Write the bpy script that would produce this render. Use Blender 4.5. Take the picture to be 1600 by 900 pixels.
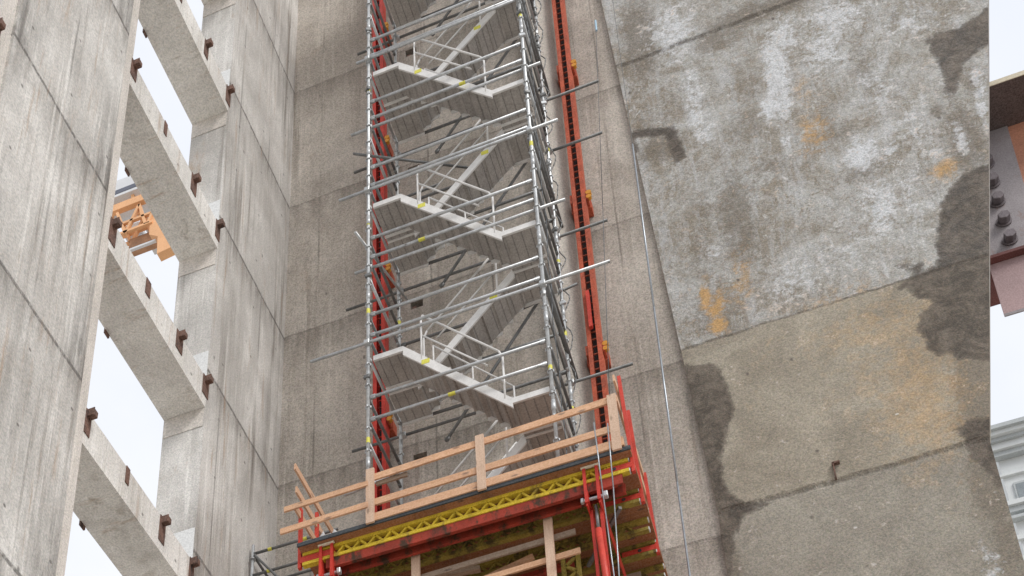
import bpy, math, random
import numpy as np
from mathutils import Vector, Matrix

random.seed(7)
for o in list(bpy.data.objects):
    bpy.data.objects.remove(o)
SC = bpy.context.scene
COL = SC.collection

# ------------------------------------------------------------------ camera
# calibrated from the photograph: an upward-looking view with the rising front kept in the
# upper part of the lens' image circle (lens shift), origin at the photographer's eye
cam_d = bpy.data.cameras.new("camera")
cam = bpy.data.objects.new("camera", cam_d)
COL.objects.link(cam)
SC.camera = cam

# ------------------------------------------------------------------ world and sun
SUN_EL, SUN_AZ = math.radians(44), math.radians(124)     # azimuth clockwise from +Y
world = bpy.data.worlds.new("World")
SC.world = world
world.use_nodes = True
wn = world.node_tree
wn.nodes.clear()
wo = wn.nodes.new("ShaderNodeOutputWorld")
bg = wn.nodes.new("ShaderNodeBackground")
sky = wn.nodes.new("ShaderNodeTexSky")
sky.sky_type = 'NISHITA'
sky.sun_disc = False
sky.sun_elevation = SUN_EL
sky.sun_rotation = SUN_AZ
sky.air_density = 1.0
sky.dust_density = 4.0
cl = wn.nodes.new("ShaderNodeMix")
cl.data_type = 'RGBA'
cl.inputs[0].default_value = 0.9
# pale cloud layer over the blue, a little uneven
wtc = wn.nodes.new("ShaderNodeTexCoord"); wno = wn.nodes.new("ShaderNodeTexNoise")
wno.inputs['Scale'].default_value = 3.5; wno.inputs['Detail'].default_value = 5; wno.inputs['Roughness'].default_value = .55
wcr = wn.nodes.new("ShaderNodeMix"); wcr.data_type = 'RGBA'
wcr.inputs[6].default_value = (8.9, 9.3, 10.2, 1); wcr.inputs[7].default_value = (9.9, 10.1, 10.6, 1)
wmr = wn.nodes.new("ShaderNodeMapRange"); wmr.inputs[1].default_value = .38; wmr.inputs[2].default_value = .62
wn.links.new(wtc.outputs['Generated'], wno.inputs['Vector']); wn.links.new(wno.outputs[0], wmr.inputs[0])
wn.links.new(wmr.outputs[0], wcr.inputs[0]); wn.links.new(wcr.outputs[2], cl.inputs[7])
wn.links.new(sky.outputs[0], cl.inputs[6])
wn.links.new(cl.outputs[2], bg.inputs[0])
bg.inputs[1].default_value = 0.082
wn.links.new(bg.outputs[0], wo.inputs[0])

sd = bpy.data.lights.new("sun", 'SUN')
sd.energy = 1.5
sd.angle = math.radians(22)
sd.color = (1.0, 0.965, 0.92)
sun = bpy.data.objects.new("sun", sd)
COL.objects.link(sun)
sv = Vector((math.sin(SUN_AZ) * math.cos(SUN_EL), math.cos(SUN_AZ) * math.cos(SUN_EL), math.sin(SUN_EL)))
sun.rotation_euler = sv.to_track_quat('Z', 'Y').to_euler()

SC.view_settings.view_transform = 'Standard'
SC.view_settings.look = 'None'
SC.view_settings.gamma = 1
SC.view_settings.exposure = 0.38
SC.view_settings.use_curve_mapping = False

cam_d.sensor_width = 36
cam_d.sensor_fit = 'HORIZONTAL'
cam_d.lens = 50.2163
cam_d.shift_x = 0.08687
cam_d.shift_y = 0.70375
cam_d.clip_start = 0.1
cam_d.clip_end = 3000
cam.matrix_world = Matrix(((0.938559, 0.173228, 0.298496, 0.000000), (0.344702, -0.427968, -0.835479, 0.000000), (-0.016982, 0.887038, -0.461385, 0.000000), (0.000000, 0.000000, 0.000000, 1.000000)))

# ------------------------------------------------------------------ materials
MATS = {}
def nodes_of(name):
    m = bpy.data.materials.new(name)
    m.use_nodes = True
    nt = m.node_tree
    nt.nodes.clear()
    out = nt.nodes.new("ShaderNodeOutputMaterial")
    b = nt.nodes.new("ShaderNodeBsdfPrincipled")
    nt.links.new(b.outputs[0], out.inputs[0])
    MATS[name] = m
    return m, nt, b

class G:
    """tiny node-graph helper"""
    def __init__(s, nt): s.nt = nt
    def n(s, t, **k):
        x = s.nt.nodes.new(t)
        for a, v in k.items(): setattr(x, a, v)
        return x
    def put(s, sock, v):
        if hasattr(v, 'is_output') or isinstance(v, bpy.types.NodeSocket): s.nt.links.new(v, sock)
        else: sock.default_value = v
    def math(s, op, a, b=0.0, c=0.0, clamp=False):
        x = s.n("ShaderNodeMath", operation=op, use_clamp=clamp)
        s.put(x.inputs[0], a); s.put(x.inputs[1], b); s.put(x.inputs[2], c)
        return x.outputs[0]
    def pos(s): return s.n("ShaderNodeNewGeometry").outputs[0]
    def map(s, v, scale=(1, 1, 1), loc=(0, 0, 0)):
        x = s.n("ShaderNodeMapping")
        x.inputs[1].default_value = loc; x.inputs[3].default_value = scale
        s.nt.links.new(v, x.inputs[0]); return x.outputs[0]
    def noise(s, v, scale, detail=4, rough=0.55, dist=0.0):
        x = s.n("ShaderNodeTexNoise")
        s.nt.links.new(v, x.inputs['Vector'])
        x.inputs['Scale'].default_value = scale; x.inputs['Detail'].default_value = detail
        x.inputs['Roughness'].default_value = rough; x.inputs['Distortion'].default_value = dist
        return x.outputs[0]
    def ramp(s, f, lo, hi, a=0.0, b=1.0):
        x = s.n("ShaderNodeMapRange")
        s.put(x.inputs[0], f); x.inputs[1].default_value = lo; x.inputs[2].default_value = hi
        x.inputs[3].default_value = a; x.inputs[4].default_value = b
        return x.outputs[0]
    def mix(s, f, a, b, mode='MIX'):
        x = s.n("ShaderNodeMix", data_type='RGBA', blend_type=mode)
        s.put(x.inputs[0], f)
        for i, v in ((6, a), (7, b)):
            if isinstance(v, tuple) and len(v) == 3: v = v + (1,)
            s.put(x.inputs[i], v)
        return x.outputs[2]
    def sep(s, v):
        x = s.n("ShaderNodeSeparateXYZ"); s.nt.links.new(v, x.inputs[0]); return x.outputs
    def attr(s, name):
        return s.n("ShaderNodeAttribute", attribute_name=name).outputs[2]
    def bump(s, h, strength, dist=0.02):
        x = s.n("ShaderNodeBump"); x.inputs['Strength'].default_value = strength
        x.inputs['Distance'].default_value = dist; s.nt.links.new(h, x.inputs['Height']); return x.outputs[0]

def gray(v, t=(1, 1, 1)): return (v * t[0], v * t[1], v * t[2])

def simple(name, col, rough=0.5, metal=0.0, var=0.25, scale=3.0, dirt=None, grain=0.12):
    """painted / galvanised / plain surface with uneven tone, small scale grain and optional dirt"""
    m, nt, b = nodes_of(name)
    g = G(nt); p = g.pos()
    n1 = g.ramp(g.noise(p, scale, 5, 0.6), 0.3, 0.7)
    n2 = g.ramp(g.noise(p, 38, 2, 0.6), 0.25, 0.75)
    c = g.mix(n1, tuple(x * (1 - var) for x in col), tuple(min(1, x * (1 + var * .6)) for x in col))
    c = g.mix(n2, g.mix(grain * 2.4, c, (0, 0, 0)), g.mix(grain * .35, c, (1, 1, 1)))
    if dirt:
        d = g.ramp(g.noise(g.map(p, (1, 1, .5)), 5.3, 6, 0.7), dirt[1], dirt[1] + .12)
        c = g.mix(d, c, dirt[0])
    nt.links.new(c, b.inputs['Base Color'])
    b.inputs['Roughness'].default_value = rough
    b.inputs['Metallic'].default_value = metal
    b.inputs['Specular IOR Level'].default_value = .5 if metal else .25
    nt.links.new(g.bump(n2, 0.25, 0.004), b.inputs['Normal'])
    return m

def speckle(g, p, c, amt):
    """aggregate and bleed-hole speckle of bare concrete"""
    x = g.n("ShaderNodeTexNoise"); g.nt.links.new(p, x.inputs['Vector'])
    x.inputs['Scale'].default_value = 33; x.inputs['Detail'].default_value = 2; x.inputs['Roughness'].default_value = .75
    a = x.outputs[0]
    f = g.ramp(a, 0.32, 0.68, -amt, amt)
    hi = g.math('MAXIMUM', f, 0.0); lo = g.math('MAXIMUM', g.math('MULTIPLY', f, -1.0), 0.0)
    c = g.mix(.16, c, x.outputs[1], 'SOFT_LIGHT')
    c = g.mix(g.math('MULTIPLY', hi, 1.9), c, g.mix(1.0, c, (1.85, 1.85, 1.85), 'MULTIPLY')); c = g.mix(g.math('MULTIPLY', lo, 1.9), c, (0.0, 0.0, 0.0))
    return c, a

def concrete(name, light, dark, streak=(.20, .17, .14), streak_amt=.5, joints=None, jw=.02, across='x',
             amt=.16, stain_z=True, warm=(.36, .27, .2), panel=None, lowb=0.45, edge=None, js=.8):
    m, nt, b = nodes_of(name)
    g = G(nt); p = g.pos(); X, Y, Z = g.sep(p)
    big = g.ramp(g.noise(p, .45, 5, .6, .4), .33, .68)
    c = g.mix(big, dark, light)
    mid = g.ramp(g.noise(g.map(p, (1, 1, .5)), 1.9, 7, .66, .6), .36, .66)
    c = g.mix(g.math('MULTIPLY', mid, .38), c, dark)
    # vertical runs and formwork-board tone
    st = g.noise(g.map(p, (3.2, 3.2, .10)), 1.5, 6, .68, .25)
    s1 = g.math('MULTIPLY', g.ramp(st, .50, .66), streak_amt)
    brk = g.ramp(g.noise(g.map(p, (1, 1, .35)), .8, 3), .38, .6)
    c = g.mix(g.math('MULTIPLY', s1, brk), c, streak)
    st2 = g.noise(g.map(p, (6.5, 6.5, .16), (3, 9, 1)), 1.6, 5, .7)
    c = g.mix(g.math('MULTIPLY', g.ramp(st2, .54, .68), streak_amt * .55), c, tuple(min(1, x * 1.25) for x in light))
    c = g.mix(g.math('MULTIPLY', g.ramp(g.noise(p, 1.1, 5, .7, 1.0), .58, .75), .3), c, warm)
    # broad cloudy tone from pour to pour
    cld = g.ramp(g.noise(g.map(p, (1, 1, .45), (7, 3, 2)), .75, 7, .7, .9), .44, .62)
    c = g.mix(g.math('MULTIPLY', cld, .42), c, tuple(x * .72 for x in dark))
    h = g.noise(p, 7, 6, .65)
    if joints:
        z0, pitch = joints
        wob = g.math('MULTIPLY', g.math('SUBTRACT', g.noise(g.map(p, (1, 1, .2)), 1.3, 4, .6), .5), .10)
        zz = g.math('ADD', Z, wob)
        d = g.math('ABSOLUTE', g.math('SUBTRACT', g.math('MODULO', g.math('ADD', zz, -z0 + pitch * 20.5), pitch), pitch / 2))
        rag = g.noise(g.map(p, (2.5, 2.5, 1)), 5, 5, .8)
        line = g.math('MULTIPLY', g.ramp(d, jw, jw * 2.2, 1, 0), g.ramp(rag, .38, .52, .25, 1))
        c = g.mix(g.math('MULTIPLY', line, js), c, tuple(x * .28 for x in dark))
        if stain_z:   # damp discoloration hanging under every lift joint
            zf = g.math('MODULO', g.math('ADD', zz, -z0 + pitch * 20), pitch)
            band = g.ramp(zf, pitch - 1.3, pitch - .05, 0, 1)
            sm = g.math('MULTIPLY', g.math('POWER', band, 2.0), g.ramp(g.noise(g.map(p, (2.4, 2.4, .25)), 1.7, 5, .7), .36, .62))
            c = g.mix(g.math('MULTIPLY', sm, .62), c, tuple(x * .75 for x in streak))
            if edge:
                for (e0, e1) in edge:
                    ey = g.math('MULTIPLY', g.ramp(Y, e0 - .45, e0 - .05), g.ramp(Y, e1, e1 + .35, 1, 0))
                    up_ = g.math('MULTIPLY', ey, g.ramp(zf, .1, 2.4, 1, 0))
                    up_ = g.math('MULTIPLY', up_, g.ramp(g.noise(g.map(p, (1, 5, .5)), 1.6, 6, .7), .36, .56))
                    c = g.mix(g.math('MULTIPLY', up_, .8), c, (.13, .12, .11))
        h = g.math('SUBTRACT', h, g.math('MULTIPLY', line, 1.2))
    if panel:
        a = X if across == 'x' else Y
        w2 = g.math('MULTIPLY', g.math('SUBTRACT', g.noise(p, .8, 2), .5), .03)
        dd = g.math('ABSOLUTE', g.math('SUBTRACT', g.math('MODULO', g.math('ADD', g.math('ADD', a, w2), 100 * panel[1] - panel[0] + panel[1] / 2), panel[1]), panel[1] / 2))
        pl = g.math('MULTIPLY', g.ramp(dd, .008, .028, 1, 0), g.ramp(g.noise(g.map(p, (1, 1, .3)), 1.4, 4), .42, .56))
        c = g.mix(g.math('MULTIPLY', pl, .5), c, tuple(x * .35 for x in dark))
        h = g.math('SUBTRACT', h, g.math('MULTIPLY', pl, .6))
    # small pits
    vo = g.n("ShaderNodeTexVoronoi"); nt.links.new(g.map(p, (1, 1, .55)), vo.inputs['Vector']); vo.inputs['Scale'].default_value = 2.2
    pit = g.math('MULTIPLY', g.ramp(vo.outputs[0], .035, .075, 1, 0), g.ramp(g.noise(p, .9, 2), .5, .56))
    c = g.mix(g.math('MULTIPLY', pit, .7), c, tuple(x * .3 for x in dark))
    if name in ('side_wall', 'beam_concrete'):
        u = g.math('ABSOLUTE', g.math('SUBTRACT', g.math('MODULO', g.math('ADD', Y, 100 * .98 + .3), .98), .49))
        v = g.math('ABSOLUTE', g.math('SUBTRACT', g.math('MODULO', g.math('ADD', Z, -20.95 + 1.385 * 40), 1.385), .69))
        rr_ = g.math('SQRT', g.math('ADD', g.math('MULTIPLY', u, u), g.math('MULTIPLY', v, v)))
        tie = g.math('MULTIPLY', g.ramp(rr_, .018, .034, 1, 0), g.ramp(g.noise(p, .9, 2), .42, .5))
        c = g.mix(g.math('MULTIPLY', tie, .7), c, (.10, .09, .08))
        rs = g.math('MULTIPLY', g.ramp(g.noise(g.map(p, (1, 5, .3), (2, 2, 2)), 1.3, 6, .72), .57, .68), .5)
        c = g.mix(rs, c, (.36, .24, .15))
    c, a = speckle(g, p, c, amt)
    nt.links.new(c, b.inputs['Base Color'])
    b.inputs['Roughness'].default_value = .9
    b.inputs['Specular IOR Level'].default_value = .25
    nt.links.new(g.bump(g.math('ADD', h, g.math('MULTIPLY', a, .35)), lowb, .02), b.inputs['Normal'])
    return m

concrete('side_wall', (.76, .745, .71), (.46, .44, .41), streak=(.19, .165, .14), edge=[(10.95, 11.2), (8.45, 8.8)], streak_amt=.85, joints=(20.95, 4.16), jw=.022, across='y', panel=(9.9, 1.25), amt=.11)
concrete('strip_concrete', (.76, .72, .67), (.58, .54, .49), streak=(.36, .3, .25), streak_amt=.5, amt=.12)
concrete('beam_concrete', (.86, .845, .80), (.68, .66, .62), streak=(.34, .30, .25), streak_amt=.6, amt=.11)
concrete('back_wall', (.55, .505, .45), (.37, .33, .285), streak=(.19, .16, .13), streak_amt=.8, joints=(21.02, 4.14), jw=.015, js=.35, across='x', panel=(-8.12, 1.22), amt=.16)
concrete('pilaster_concrete', (.64, .60, .54), (.48, .44, .39), streak=(.3, .27, .25), streak_amt=.4, amt=.13)

PS = 17.12 / 16.8
def pier_material():
    m, nt, b = nodes_of('pier_concrete')
    g = G(nt); p = g.map(g.pos(), (1 / PS, 1 / PS, 1 / PS)); X, Y, Z = g.sep(p)
    wob = g.math('MULTIPLY', g.math('SUBTRACT', g.noise(p, 2.2, 5, .6), .5), .16)
    zz = g.math('ADD', Z, wob)
    up = g.ramp(zz, 20.78, 20.84)                 # rough old surface above the joint
    low = g.ramp(zz, 16.93, 16.99, 1, 0)          # younger grey lift below the fold
    # rough upper
    n1 = g.ramp(g.noise(p, .75, 10, .72, .8), .42, .58)
    n2 = g.ramp(g.noise(g.map(p, (1, 1, .7), (4, 2, 8)), 2.3, 11, .8, 1.2), .485, .535)
    n3 = g.ramp(g.noise(g.map(p, (1, 1, .8), (9, 1, 3)), 6.0, 10, .8, .8), .50, .55)
    cu = g.mix(n1, (.305, .275, .23), (.455, .45, .425))
    cu = g.mix(g.math('MULTIPLY', n2, .34), cu, (.56, .565, .565))
    crust = g.ramp(g.noise(g.map(p, (1, 1, .75), (2, 2, 6)), 3.1, 12, .84, 1.6), .53, .56)
    cu = g.mix(g.math('MULTIPLY', crust, g.ramp(g.noise(p, .5, 3), .42, .58, .12, .7)), cu, (.225, .185, .13))
    cu = g.mix(g.math('MULTIPLY', n3, g.ramp(g.noise(p, .7, 3), .4, .6, .05, .5)), cu, (.25, .222, .185))
    flake = g.ramp(g.noise(g.map(p, (1, 1, .6), (8, 4, 1)), 4.4, 12, .82, 1.2), .58, .60)
    run = g.ramp(g.noise(g.map(p, (3.4, 3.4, .55), (1, 1, 7)), 1.5, 8, .72, .5), .50, .62)
    cu = g.mix(g.math('MULTIPLY', run, .42), cu, (.56, .575, .59))
    cu = g.mix(g.math('MULTIPLY', flake, .6), cu, (.68, .68, .67))
    # tan middle, grey-brown lower
    n4 = g.ramp(g.noise(p, 1.0, 6, .6, .5), .35, .66)
    cm = g.mix(n4, (.285, .252, .20), (.385, .348, .282))
    cl_ = g.mix(n4, (.27, .245, .205), (.345, .32, .27))
    dk = g.ramp(g.noise(g.map(p, (1, 1, .5), (3, 3, 3)), 2.3, 9, .75, .8), .54, .66)
    cm = g.mix(g.math('MULTIPLY', dk, .35), cm, (.22, .195, .16))
    cl_ = g.mix(g.math('MULTIPLY', dk, .25), cl_, (.22, .20, .17))
    c = g.mix(up, cm, cu)
    c = g.mix(low, c, cl_)
    # iron/ochre bloom, lime bloom, brown old staining plus painted recess shade (shapes traced on the face)
    wn_ = g.math('MULTIPLY', g.math('SUBTRACT', g.noise(p, 4.2, 7, .72, .5), .5), 1.25)
    fine = g.math('MULTIPLY', g.math('SUBTRACT', g.noise(p, 11, 5, .7, .4), .5), .9)
    br = g.ramp(g.math('ADD', g.attr('brown'), g.math('ADD', g.math('MULTIPLY', wn_, 1.1), fine)), .2, .62)
    c = g.mix(g.math('MULTIPLY', br, .68), c, (.185, .158, .125))
    wh = g.ramp(g.math('ADD', g.attr('white'), g.math('ADD', g.math('MULTIPLY', wn_, 2.1), g.math('MULTIPLY', fine, 1.9))), .34, .78)
    c = g.mix(g.math('MULTIPLY', wh, .62), c, (.76, .79, .825))
    oc = g.ramp(g.math('ADD', g.attr('ochre'), g.math('ADD', g.math('MULTIPLY', wn_, 1.9), g.math('MULTIPLY', fine, 1.2))), .22, .95)
    c = g.mix(g.math('MULTIPLY', oc, g.ramp(up, 0, 1, .36, .8)), c, (.58, .345, .13))
    # joints
    def jl(z, w, s, c):
        d = g.math('ABSOLUTE', g.math('SUBTRACT', zz, z))
        l = g.math('MULTIPLY', g.ramp(d, w, w * 2.6, 1, 0), g.ramp(g.noise(g.map(p, (2, 2, 1)), 3.1, 5, .8), .38, .55, .15, 1))
        return g.mix(g.math('MULTIPLY', l, s), c, (.10, .085, .068)), l
    c, l1 = jl(20.81, .014, .55, c); c, l2 = jl(16.96, .03, .6, c); c, l3 = jl(29.2, .035, .8, c)
    # bits of pale mortar and holes
    vo = g.n("ShaderNodeTexVoronoi"); nt.links.new(g.map(p, (1, 1, .7)), vo.inputs['Vector']); vo.inputs['Scale'].default_value = 1.7
    pit = g.math('MULTIPLY', g.ramp(vo.outputs[0], .03, .07, 1, 0), g.ramp(g.noise(p, .7, 2), .48, .52))
    c = g.mix(g.math('MULTIPLY', pit, .75), c, (.12, .10, .09))
    vo2 = g.n("ShaderNodeTexVoronoi"); nt.links.new(g.map(p, (1, 1, 1.4), (5, 0, 5)), vo2.inputs['Vector']); vo2.inputs['Scale'].default_value = 1.5
    fl = g.math('MULTIPLY', g.ramp(vo2.outputs[0], .03, .05, 1, 0), g.ramp(g.noise(p, .9, 2), .5, .55))
    c = g.mix(g.math('MULTIPLY', fl, .7), c, (.66, .65, .62))
    # damp patches and painted recess shade with crisp outlines
    wd = g.math('ADD', g.attr('wet_and_shade'), g.math('MULTIPLY', g.math('SUBTRACT', g.noise(p, 3.5, 9, .72, .4), .5), .34))
    wet_and_shade = g.ramp(wd, -.02, .055)
    inner = g.mix(g.ramp(g.noise(p, 2.6, 9, .78, .6), .42, .60), (.048, .036, .026), (.15, .122, .095))
    c = g.mix(g.math('MULTIPLY', wet_and_shade, .9), c, inner)
    rim = g.math('MULTIPLY', g.ramp(g.math('ABSOLUTE', g.math('ADD', wd, -.02)), .0, .05, 1, 0), .45)
    c = g.mix(rim, c, (.10, .085, .07))
    c, a = speckle(g, p, c, .13)
    nt.links.new(c, b.inputs['Base Color'])
    rr = g.ramp(wet_and_shade, 0, 1, .92, .62)
    nt.links.new(rr, b.inputs['Roughness'])
    b.inputs['Specular IOR Level'].default_value = .25
    hb = g.math('MULTIPLY', g.noise(p, 5, 9, .74, .6), g.ramp(up, 0, 1, .35, 1.0))
    hb = g.math('SUBTRACT', hb, g.math('MULTIPLY', g.math('MAXIMUM', l2, l3), .5))
    hb = g.math('ADD', hb, g.math('MULTIPLY', a, .18))
    nt.links.new(g.bump(hb, .8, .06), b.inputs['Normal'])
    return m
pier_material()

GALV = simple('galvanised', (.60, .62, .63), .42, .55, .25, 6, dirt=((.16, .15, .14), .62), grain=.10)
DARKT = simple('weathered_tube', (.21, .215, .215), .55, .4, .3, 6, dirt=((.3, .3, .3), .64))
ALU = simple('aluminium', (.80, .79, .77), .5, .05, .14, 5, dirt=((.35, .33, .3), .66), grain=.06)
def ribbed(name, col, axis, pitch):
    m, nt, b = nodes_of(name); g = G(nt); p = g.pos(); s = g.sep(p)
    f = g.math('FRACT', g.math('DIVIDE', s[axis], pitch))
    gap = g.math('MAXIMUM', g.ramp(f, 0, .09, 1, 0), g.ramp(f, .91, 1, 0, 1))
    n = g.ramp(g.noise(p, 3, 5), .3, .7)
    c = g.mix(n, tuple(x * .8 for x in col), tuple(x * 1.15 for x in col))
    c = g.mix(g.math('MULTIPLY', gap, .55), c, tuple(x * .3 for x in col))
    n2 = g.ramp(g.noise(p, 34, 2, .6), .3, .7)
    c = g.mix(n2, g.mix(.28, c, (0, 0, 0)), g.mix(.10, c, (1, 1, 1)))
    nt.links.new(c, b.inputs['Base Color']); b.inputs['Roughness'].default_value = .6; b.inputs['Metallic'].default_value = .2
    nt.links.new(g.bump(g.math('MULTIPLY', gap, -1), .6, .02), b.inputs['Normal'])
    return m
RIB = ribbed('ribbed_underside', (.46, .43, .40), 0, .16)
STICK = simple('sticker_yellow', (.78, .74, .10), .5, 0, .1, 5)
RED = simple('red_paint', (.60, .035, .018), .42, 0, .25, 3, dirt=((.16, .06, .045), .60), grain=.08)
REDD = simple('dusty_red_paint', (.58, .10, .035), .6, 0, .35, 4, dirt=((.20, .075, .045), .58), grain=.16)
REDK = simple('grimy_red_steel', (.36, .040, .018), .65, 0, .4, 3, dirt=((.06, .035, .022), .51), grain=.07)
REDB = simple('fresh_red_paint', (.66, .055, .03), .45, 0, .2, 4, dirt=((.38, .14, .10), .63), grain=.1)
DARKR = simple('dark_slot', (.06, .045, .04), .8, 0, .3, 5)
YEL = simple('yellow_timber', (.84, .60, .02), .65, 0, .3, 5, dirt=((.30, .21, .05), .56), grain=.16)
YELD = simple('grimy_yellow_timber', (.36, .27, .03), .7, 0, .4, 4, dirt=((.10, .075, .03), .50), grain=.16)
ORG = simple('orange_cap', (.75, .32, .02), .5, 0, .2, 6)
WHITECAP = simple('white_cap', (.8, .8, .78), .5, 0, .05, 6)
RUST = simple('rusty_steel', (.19, .085, .05), .85, .1, .5, 7, dirt=((.055, .04, .036), .52), grain=.2)
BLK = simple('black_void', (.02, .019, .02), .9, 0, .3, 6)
WHT = simple('white_sheet', (.80, .81, .80), .6, 0, .06, 2)
SHEET = simple('plastic_film', (.78, .79, .80), .3, 0, .1, 3)
GREEN = simple('green_paint', (.03, .20, .10), .5, 0, .2, 4)
CABLE = simple('steel_cable', (.42, .46, .50), .35, .6, .2, 4)
CABLED = simple('dark_cable', (.10, .11, .12), .6, .2, .2, 4)
PIPEB = simple('pale_blue_tag', (.45, .68, .85), .4, 0, .05, 4)
CREAM = simple('cream_paint', (.80, .72, .55), .5, 0, .1, 1)
CORG = simple('crane_orange', (.92, .50, .24), .5, 0, .15, .8)
CDARK = simple('dark_glass', (.10, .11, .15), .2, 0, .2, 2)
CWHITE = simple('white_enamel', (.78, .79, .80), .4, 0, .08, 1)
STONE = simple('pale_stone', (.70, .73, .73), .8, 0, .10, .8, grain=.05)
STONED = simple('grey_stone', (.53, .565, .57), .8, 0, .15, .8)
GSTEEL = simple('lilac_grey_steel', (.37, .335, .35), .5, .1, .2, 1.5, dirt=((.27, .19, .17), .57), grain=.14)
GDARK = simple('dark_brown_steel', (.12, .08, .072), .6, .2, .3, 2, grain=.2)
GORG = simple('orange_primer', (.60, .27, .17), .6, 0, .28, .9)
GPINK = simple('pink_primer', (.44, .30, .30), .55, .1, .2, .8)
GRED = simple('oxide_red', (.16, .045, .04), .6, 0, .3, 2)
BOLT = simple('bolt_grey', (.20, .17, .18), .4, .5, .25, 6)

def wood(name, a, b_, dark, axis):
    m, nt, b = nodes_of(name); g = G(nt); p = g.pos()
    sc = [14, 14, 14]; sc[axis] = .8
    n = g.noise(g.map(p, tuple(sc)), 1.6, 6, .65, .4)
    c = g.mix(g.ramp(n, .3, .7), a, b_)
    k = g.ramp(g.noise(p, 2.1, 5, .7), .52, .70)
    c = g.mix(g.math('MULTIPLY', k, .6), c, dark)
    oi = g.n("ShaderNodeObjectInfo")
    c = g.mix(g.ramp(oi.outputs['Random'], 0, 1, 0, .38), c, tuple(x * .62 for x in a))
    vk = g.n("ShaderNodeTexVoronoi"); sk = [7, 7, 7]; sk[axis] = 2.6
    nt.links.new(g.map(p, tuple(sk)), vk.inputs['Vector']); vk.inputs['Scale'].default_value = 1
    c = g.mix(g.ramp(vk.outputs[0], .10, .2, .75, 0), c, tuple(x * .5 for x in dark))
    n2 = g.ramp(g.noise(p, 40, 2), .3, .7)
    c = g.mix(n2, g.mix(.16, c, (0, 0, 0)), g.mix(.08, c, (1, 1, 1)))
    nt.links.new(c, b.inputs['Base Color']); b.inputs['Roughness'].default_value = .75
    nt.links.new(g.bump(n, .3, .006), b.inputs['Normal'])
    return m
WX = wood('timber_along', (.68, .36, .19), (.84, .52, .30), (.36, .2, .12), 0)
WY = wood('timber_side', (.62, .35, .20), (.78, .50, .31), (.34, .18, .1), 1)
WZ = wood('timber_upright', (.68, .44, .29), (.82, .60, .44), (.42, .26, .17), 2)
WGREY = wood('grey_timber', (.30, .21, .14), (.44, .32, .22), (.17, .11, .07), 0)
PLYW = wood('brown_plywood', (.25, .085, .022), (.40, .15, .04), (.075, .032, .015), 0)
def ground_mat():
    m, nt, b = nodes_of('site_ground'); g = G(nt); p = g.pos()
    c = g.mix(g.ramp(g.noise(p, .25, 8, .65), .35, .65), (.42, .39, .35), (.56, .53, .48))
    c, a = speckle(g, p, c, .15)
    nt.links.new(c, b.inputs['Base Color']); b.inputs['Roughness'].default_value = .95
ground_mat()

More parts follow.
